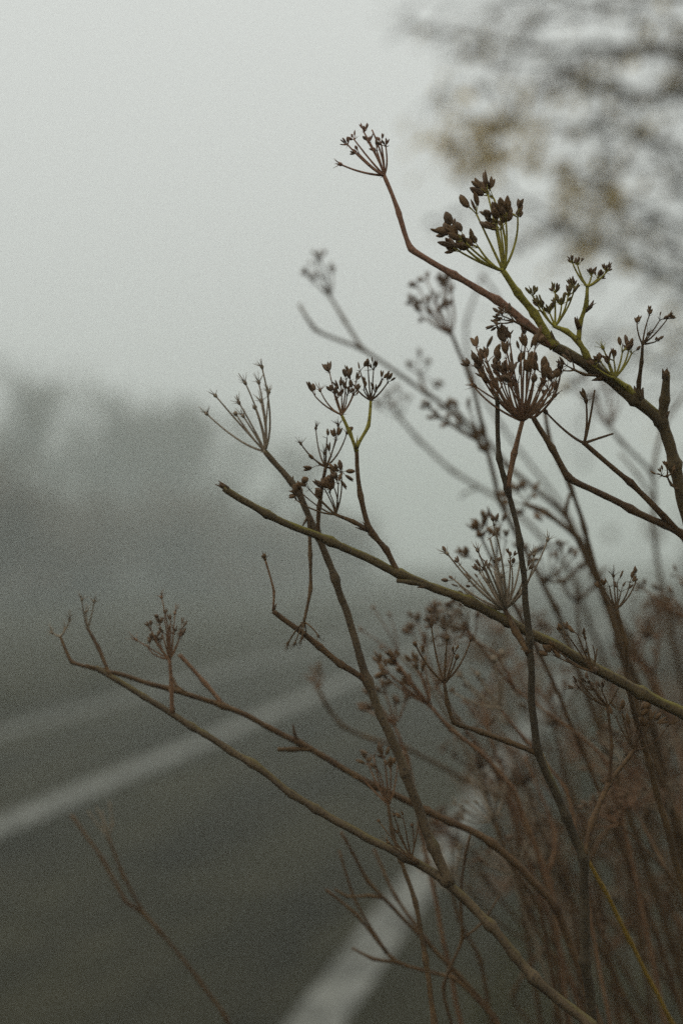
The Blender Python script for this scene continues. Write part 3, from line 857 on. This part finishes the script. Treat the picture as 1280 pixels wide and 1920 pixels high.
c = p.branch(st, [(785, 1620), (778, 1616), (770, 1610)], -.01, (11, 9), 'brown')
p.umbel(c, [(710, 1540, 'knob'), (738, 1528, 'star'), (756, 1535), (786, 1530, 'thin'), (744, 1560, 'star'), (772, 1548, 'knob'), (728, 1580, 'star')], seed=(13, 8), m=(2, 3), rd=4, mat='brown', depth=.4)
f = p.branch(st, [(838, 1655), (812, 1590), (760, 1450), (690, 1280), (628, 1085), (592, 1000), (560, 922), (498, 848)], .012, (21, 12), 'umber')
p.umbel(f, [(388, 776, 'star'), (404, 742, 'star'), (460, 718, 'star'), (485, 717, 'star'), (491, 688, 'star'), (504, 735, 'star'), (448, 755, 'star'), (442, 776, 'knob'), (489, 752, 'star'), (456, 780, 'star'), (478, 764, 'knob')], rd=5, mat='pale', depth=.45)
c = p.branch(f, [(596, 1010), (598, 950), (611, 875)], -.012, (9, 7), 'brown')
p.umbel(c, [(564, 832, 'star'), (592, 803, 'star'), (613, 822), (634, 797, 'star'), (650, 812, 'star'), (630, 826), (620, 856), (600, 872), (640, 884), (632, 893), (608, 850, 'star')], seed=(17, 10), m=(1, 2), rd=4, mat='brown', depth=.35)
c = p.branch(f, [(580, 972), (581, 1040), (582, 1105), (569, 1166)], -.02, (8, 6), 'dark')
p.umbel(c, [(540, 1206, 'star'), (553, 1206, 'star'), (596, 1192, 'star'), (566, 1196, 'star'), (574, 1190, 'thin')], rd=4, mat='dark')
c = p.branch(f, [(690, 1282), (640, 1245), (600, 1213), (513, 1145)], -.012, (13, 11), 'brown')
d = p.branch(c, [(515, 1147), (514, 1110), (497, 1048)], -.004, (4, 4), 'red', 'ray')
p.umbel(d, [(496, 1042, 'knob'), (494, 1044, 'knob')], rd=4, mat='dark')

# ---- second long low arm
p = Plant('thin brown stem running just above the lowest long arm, with a short side stub midway', (.34, 1.08), 'brown')
st = p.stem([(1180, 2100), (1040, 1700), (920, 1580), (800, 1520), (700, 1472), (560, 1392), (418, 1322), (320, 1292), (178, 1252)], (1.06, 1.03), (20, 9), 'brown')
p.branch(st, [(585, 1407), (550, 1404), (520, 1405)], -.005, (9, 9), 'dark', 'stub')
p.branch(st, [(560, 1392), (552, 1375), (549, 1358)], -.005, (6, 3), 'brown', 'stub')
p.branch(st, [(420, 1322), (385, 1280), (336, 1228)], .006, (9, 8), 'red')
p.branch(st, [(345, 1298), (330, 1285), (325, 1270)], .004, (7, 4), 'brown', 'stub')

# ---- slim stem standing against the white edge line
p = Plant('slim dark stem rising from the bottom edge across the white edge line', (.12, 1.0), 'dark')
st = p.stem([(830, 2100), (815, 1925), (797, 1800), (778, 1690), (751, 1612), (735, 1560), (728, 1508)], (.99, 1.03), (14, 7), 'dark')
p.umbel(st, [(690, 1432), (700, 1418), (720, 1422), (732, 1442), (682, 1462), (746, 1428), (712, 1450)], seed=(15, 9), m=(2, 4), rd=5, mat='red', depth=.6)

# ---- slim upright at the right with a small seed head
p = Plant('slim dark upright stem near the right edge with a small spiky seed head', (.37, 1.02), 'dark')
st = p.stem([(1330, 1850), (1215, 1430), (1176, 1280), (1172, 1205), (1155, 1142)], (1.02, .985), (18, 9), 'dark')
p.umbel(st, [(1132, 1106), (1142, 1100), (1149, 1080, 'star'), (1156, 1092), (1163, 1110), (1180, 1092), (1192, 1085), (1128, 1112)], seed=(16, 8), m=(1, 3), rd=4, mat='dark', depth=.35)

# ---- blurred plant low at left
p = Plant('blurred thin stem low at left over bare asphalt, forked with a tiny fan', (.06, 1.22), 'brown', sharp=False)
st = p.stem([(470, 2150), (425, 1910), (375, 1840), (300, 1745), (268, 1712), (232, 1640), (202, 1566)], (1.22, 1.2), (11, 7), 'brown')
p.umbel(st, [(165, 1520, 'thin'), (180, 1512, 'thin'), (205, 1502, 'thin'), (214, 1540, 'thin'), (190, 1520, 'thin')], rd=4, mat='pale')
p.branch(st, [(266, 1712), (236, 1690), (195, 1615), (134, 1528)], .02, (9, 8), 'brown')

# ---- soft plants behind
BG = 'soft dry plants behind the sharp ones'
def soft(label, root, mat='dark'): return Plant(label, (root[0] + .14, root[1]), mat, BG, sharp=False)
p = soft('blurred long stem arching up left to two thin forked tips against the fog', (.38, 1.45))
st = p.stem([(1350, 1560), (1225, 1290), (1130, 1105), (1062, 970), (950, 872), (900, 812), (800, 738), (680, 655), (590, 618), (560, 570)], (1.42, 1.36), (20, 7))
c = p.branch(st, [(675, 652), (645, 600), (617, 553)], .02, (9, 7)); p.umbel(c, [(578, 520), (592, 500), (600, 487), (606, 525), (622, 512), (590, 528)], seed=(13, 8), m=(2, 3), rd=5)
c = p.branch(st, [(805, 742), (790, 715), (785, 700)], .02, (7, 6)); p.umbel(c, [(770, 690), (785, 674), (810, 715), (800, 690)], seed=(12, 7), m=(2, 3), rd=4)
p = soft('blurred stem with a full round seed head left of the green stem tip', (.30, 1.30))
st = p.stem([(1190, 1560), (1040, 1140), (935, 935), (905, 805), (880, 705), (845, 625)], (1.3, 1.24), (18, 9))
p.umbel(st, [(775, 572), (784, 540), (800, 527), (800, 578), (815, 570), (832, 538), (842, 530), (846, 552), (822, 590), (790, 590), (808, 598), (838, 580)], seed=(15, 9), m=(2, 4), rd=5, mat='red', smat='seed_red')
c = p.branch(st, [(915, 850), (902, 838), (898, 828)], .0, (14, 12)); p.umbel(c, [(808, 768), (826, 785), (845, 795), (858, 770), (880, 770), (865, 805), (840, 770)], seed=(15, 10), m=(3, 5), rd=7, mat='dark')
p = soft('blurred faint stem curving to a small pale head above the cut stem', (.30, 1.62))
st = p.stem([(1150, 1300), (1060, 1060), (945, 942), (850, 885), (785, 825), (748, 782)], (1.62, 1.56), (13, 8))
p.umbel(st, [(716, 766), (730, 755), (746, 738), (764, 752), (740, 765)], seed=(13, 8), m=(2, 3), rd=4)
p.branch(st, [(890, 908), (870, 925), (862, 935)], .0, (6, 4))
p = soft('blurred thin stem rising behind the widest seed head towards the dark seed cluster', (.40, 1.7))
st = p.stem([(1200, 1300), (1060, 960), (940, 800), (880, 690), (874, 605), (904, 515)], (1.7, 1.62), (10, 6))
p.branch(st, [(904, 520), (925, 545), (950, 590)], .0, (6, 4))
p = soft('blurred brown stem with a narrow fork right of the upright dark stem', (.38, 1.22))
st = p.stem([(1330, 1700), (1215, 1400), (1158, 1205), (1121, 1085), (1095, 990), (1068, 912), (1030, 825), (1020, 770)], (1.22, 1.15), (19, 9))
p.branch(st, [(1135, 1140), (1085, 1020), (1060, 965), (1068, 925)], .0, (13, 9))
p = soft('blurred head in front of the right hand fog, below the small bare rays', (.52, 1.55), 'dark')
st = p.stem([(1330, 1500), (1250, 1150), (1225, 1000), (1222, 890), (1165, 830), (1142, 800)], (1.55, 1.48), (16, 8))
p.umbel(st, [(1080, 732), (1100, 716), (1128, 702), (1150, 722), (1166, 742), (1120, 752), (1105, 745), (1140, 735)], seed=(15, 9), m=(2, 4), rd=5, mat='red')
p.branch(st, [(1222, 890), (1240, 805), (1285, 735)], .02, (10, 7))
p.branch(st, [(1222, 940), (1195, 890), (1160, 850)], .02, (8, 6))
p = soft('blurred spread head at the right edge above the diagonal stem', (.50, 1.25), 'red')
st = p.stem([(1420, 1700), (1370, 1350), (1325, 1200), (1295, 1160)], (1.25, 1.22), (14, 9))
p.umbel(st, [(1206, 1104), (1230, 1130), (1242, 1112), (1272, 1082), (1262, 1122), (1290, 1100), (1255, 1142)], seed=(15, 8), m=(2, 3), rd=6, mat='red', smat='seed_red')
p = soft('thick blurred stem leaning left behind the upright dark stem', (.40, 1.32))
st = p.stem([(1300, 1700), (1220, 1360), (1165, 1205), (1128, 1105), (1085, 1010), (1020, 960), (985, 945)], (1.3, 1.22), (26, 12))
p.umbel(st, [(960, 940), (972, 925), (990, 935), (1000, 955), (980, 955)], seed=(18, 11), m=(3, 5), rd=5)
c = p.branch(st, [(1075, 1060), (1055, 1090), (1020, 1090)], -.02, (8, 6)); p.umbel(c, [(985, 1035), (1012, 1040), (1030, 1050), (1045, 1030), (1060, 1045), (1070, 1050)], seed=(15, 9), m=(2, 4), rd=4, smat='seed_red')
p = soft('blurred dense dark head left of the knobbed rays at mid frame', (.24, 1.12), 'red')
st = p.stem([(1060, 1750), (960, 1480), (900, 1410), (845, 1368), (805, 1322)], (1.13, 1.08), (14, 9))
p.umbel(st, [(714, 1250), (728, 1262), (742, 1240), (760, 1272), (790, 1266), (772, 1288), (792, 1240), (750, 1250), (780, 1250), (735, 1280)], seed=(17, 10), m=(3, 5), rd=6, mat='red')
p = soft('blurred brown head standing behind the knobbed rays', (.26, 1.28), 'red')
st = p.stem([(1020, 1700), (930, 1450), (860, 1350), (818, 1290)], (1.28, 1.2), (12, 8))
p.umbel(st, [(776, 1192), (798, 1214), (815, 1160), (832, 1185), (850, 1165), (856, 1196), (840, 1210), (784, 1170)], seed=(17, 11), m=(3, 5), rd=5, mat='red', smat='seed_red')
p = soft('blurred bare rays in front of the road mist left of the dark head', (.22, 1.26), 'pale')
st = p.stem([(980, 1700), (880, 1420), (800, 1280), (746, 1228)], (1.26, 1.2), (10, 7))
p.umbel(st, [(676, 1180, 'knob'), (700, 1140, 'knob'), (730, 1153, 'knob'), (715, 1215, 'knob')], rd=4, mat='red')
p = soft('pale blurred fan with pinkish rays right of the knobbed rays', (.20, 1.12), 'pale')
st = p.stem([(1120, 1800), (1060, 1480), (985, 1388), (935, 1328)], (1.12, 1.12), (8, 7), 'red')
p.umbel(st, [(940, 1225, 'knob'), (926, 1236, 'knob'), (930, 1262), (905, 1282), (880, 1292), (862, 1266, 'star'), (852, 1300), (895, 1265, 'star')], seed=(9, 5), m=(2, 3), rd=7, mat='pale', smat='seed_red', depth=.2)
p = soft('blurred bent stem over the centre line with a tiny tuft', (.22, 1.35), 'dark')
st = p.stem([(1080, 1700), (960, 1512), (870, 1462), (760, 1402), (700, 1386), (640, 1362), (612, 1322), (596, 1290)], (1.34, 1.3), (13, 8))
p.umbel(st, [(586, 1276, 'star'), (606, 1262, 'thin'), (594, 1270)], seed=(14, 9), m=(2, 3), rd=6, mat='red')
p = soft('blurred reddish head pressed against the forked stem at mid height', (.22, 1.18), 'red')
st = p.stem([(860, 1900), (790, 1560), (762, 1420), (738, 1358)], (1.18, 1.15), (12, 8))
p.umbel(st, [(690, 1332), (702, 1310), (740, 1322), (758, 1318), (722, 1300), (712, 1330)], seed=(16, 11), m=(3, 4), rd=6, mat='red', smat='seed_red')
p = soft('trio of thin blurred stems fanning left over the white edge line', (.14, 1.14), 'dark')
st = p.stem([(1000, 2100), (930, 1910), (860, 1830), (790, 1758), (690, 1652), (640, 1560)], (1.13, 1.1), (14, 8), 'brown')
c = p.branch(st, [(800, 1768), (740, 1680), (700, 1592)], .03, (10, 7), 'brown')
c = p.branch(st, [(720, 1685), (690, 1680), (650, 1682), (628, 1668)], -.02, (7, 5), 'brown')
p = soft('thin blurred pair of stems reaching lowest to the left over the edge line', (.16, 1.08), 'dark')
st = p.stem([(1010, 2150), (940, 1930), (850, 1835), (740, 1803), (670, 1716), (610, 1668)], (1.1, 1.1), (12, 7), 'brown')
c = p.branch(st, [(732, 1795), (662, 1682), (636, 1594)], .01, (8, 6), 'brown')
c = p.branch(st, [(745, 1806), (700, 1798), (660, 1778)], .0, (8, 6), 'brown')
p = soft('thin kinked stem beside the fork at lower centre', (.22, 1.1), 'dark')
st = p.stem([(900, 2100), (830, 1850), (866, 1760), (862, 1680), (872, 1600), (882, 1560)], (1.1, 1.06), (9, 6), 'brown')
c = p.branch(st, [(868, 1755), (905, 1730), (935, 1680)], .0, (6, 4), 'brown')
p = soft('bright yellow stem behind the tangle at lower right', (.40, 1.08), 'yellow')
st = p.stem([(1340, 2100), (1262, 1925), (1180, 1765), (1130, 1662), (1090, 1592), (1050, 1500), (1012, 1405)], (1.08, 1.0), (12, 8), 'yellow')

p = soft('blurred dark head showing behind the pale fan of rays at centre right', (.30, 1.16), 'brown')
st = p.stem([(1130, 1500), (1010, 1220), (950, 1110), (928, 1062)], (1.16, 1.12), (12, 8))
p.umbel(st, [(898, 1000), (912, 985), (926, 975), (938, 985), (905, 1012), (930, 1005), (948, 1015), (990, 1050), (880, 1045)], seed=(17, 11), m=(2, 4), rd=4, mat='brown')
# ---- pale seedless heads massed in the middle of the tangle
heads = [((925, 1540), (1010, 1700), 1.15, 'hairy head just right of the white edge line, upper one'), ((965, 1640), (1040, 1800), 1.2, 'hairy pale head low in the tangle over the edge line'),
         ((985, 1470), (1060, 1640), 1.28, 'hairy brown head high in the tangle behind the upright stem'), ((900, 1440), (960, 1600), 1.3, 'blurred brown head left of the upright stem above the edge line'),
         ((842, 1650), (900, 1800), 1.22, 'small pale head seen over the white edge line by the fork'),
         ((1040, 1360), (1100, 1560), 1.35, 'faint brown head in the fog right of the upright stem'),
         ((1080, 1130), (1120, 1300), 1.35, 'faint reddish head under the narrow fork')]
for i, ((hx, hy), (bx, by), z, lab) in enumerate(heads):
    p = soft(lab, (.18 + .05 * (i % 5), z), 'red')
    st = p.stem([(bx + 60, by + 350), (bx, by), ((hx + bx) / 2 - 10, (hy + by) / 2), (hx, hy)], (z, z - .03), (12, 8), 'brown')
    p.umbel(st, None, (13, 72, 58), style='star' if i % 2 == 0 else 'seed', seed=(11, 6), m=(2, 4), rd=4, mat='pale' if i in (0, 1, 4) else 'brown', smat='seed_red')

# ---- the tangle of stems at lower right
tr = random.Random(33)
for i in range(17):
    z = tr.uniform(1.12, 1.9)
    bx = tr.uniform(1000, 1640); lean = tr.uniform(260, 640)
    ty = tr.uniform(1340, 1740) if bx < 1200 else tr.uniform(1230, 1700)
    tx = max(bx - lean, 880 + tr.uniform(0, 120))
    p = Plant('thin brown stem lost in the tangle of dry stems at lower right', (tr.uniform(.3, .85), z + tr.uniform(-.05, .05)), tr.choice(('brown', 'brown', 'dark', 'red')), 'stems in the lower right tangle', sharp=False)
    u = tr.uniform(.35, .65)
    mx_, my_ = bx + (tx - bx) * u + tr.uniform(10, 55), 1950 + (ty - 1950) * u + tr.uniform(-50, 20)
    m2_ = (tx + (mx_ - tx) * .45 + tr.uniform(-25, 25), ty + (my_ - ty) * .5 + tr.uniform(-20, 30))
    st = p.stem([(bx + 150, 2200), (bx, 1950), (mx_, my_), m2_, (tx, ty)], (z, z - .05), (tr.uniform(9, 15), 7))
    if tr.random() < .6:
        p.umbel(st, None, (tr.randint(8, 13), tr.uniform(45, 80), 58), style=tr.choice(('seed', 'star', 'star')), seed=(12, 7), m=(1, 3), rd=4, mat=tr.choice(('red', 'pale', 'brown')), smat='seed_red')
    c = p.branch(st, [(mx_, my_), (mx_ + tr.uniform(-20, 30), my_ - 70), (mx_ + tr.uniform(-90, 90), my_ - tr.uniform(120, 230))], tr.uniform(-.06, .06), (9, 6))
    if tr.random() < .6:
        p.umbel(c, None, (8, 50, 55), style=tr.choice(('seed', 'star')), seed=(12, 7), m=(1, 3), rd=4, mat=tr.choice(('red', 'pale')), smat='seed_red')

# ---- soft heads on short crossing twigs through the thicket
for i in range(19):
    z = tr.uniform(1.15, 1.65)
    hx, hy = tr.uniform(850, 1260), tr.uniform(1180, 1760)
    sx = tr.choice((-1, 1, 1, 1))
    p = Plant('soft brown seed head caught among the crossing stems of the thicket', (tr.uniform(.3, .8), z + tr.uniform(-.05, .05)), tr.choice(('brown', 'red')), 'seed heads in the thicket', sharp=False)
    k1 = (hx + sx * tr.uniform(30, 90), hy + tr.uniform(70, 130))
    k2 = (k1[0] + tr.uniform(60, 190), k1[1] + tr.uniform(120, 260))
    st = p.stem([(k2[0] + 150, max(k2[1] + 250, 2100)), k2, k1, (hx, hy)], (z, z - .05), (12, 6))
    p.umbel(st, None, (tr.randint(9, 14), tr.uniform(55, 85), tr.uniform(45, 62)), style=tr.choice(('seed', 'star', 'seed')), seed=(13, 7.5), m=(2, 4), rd=4, mat=tr.choice(('red', 'pale', 'brown')), smat='seed_red')
    c = p.branch(st, [k1, (k1[0] - sx * 30, k1[1] - 60), (k1[0] - sx * tr.uniform(50, 90), k1[1] - tr.uniform(90, 140))], tr.uniform(-.05, .05), (8, 5))
    p.umbel(c, None, (7, 45, 55), style='seed', seed=(12, 7), m=(2, 3), rd=4, mat='red', smat='seed_red')
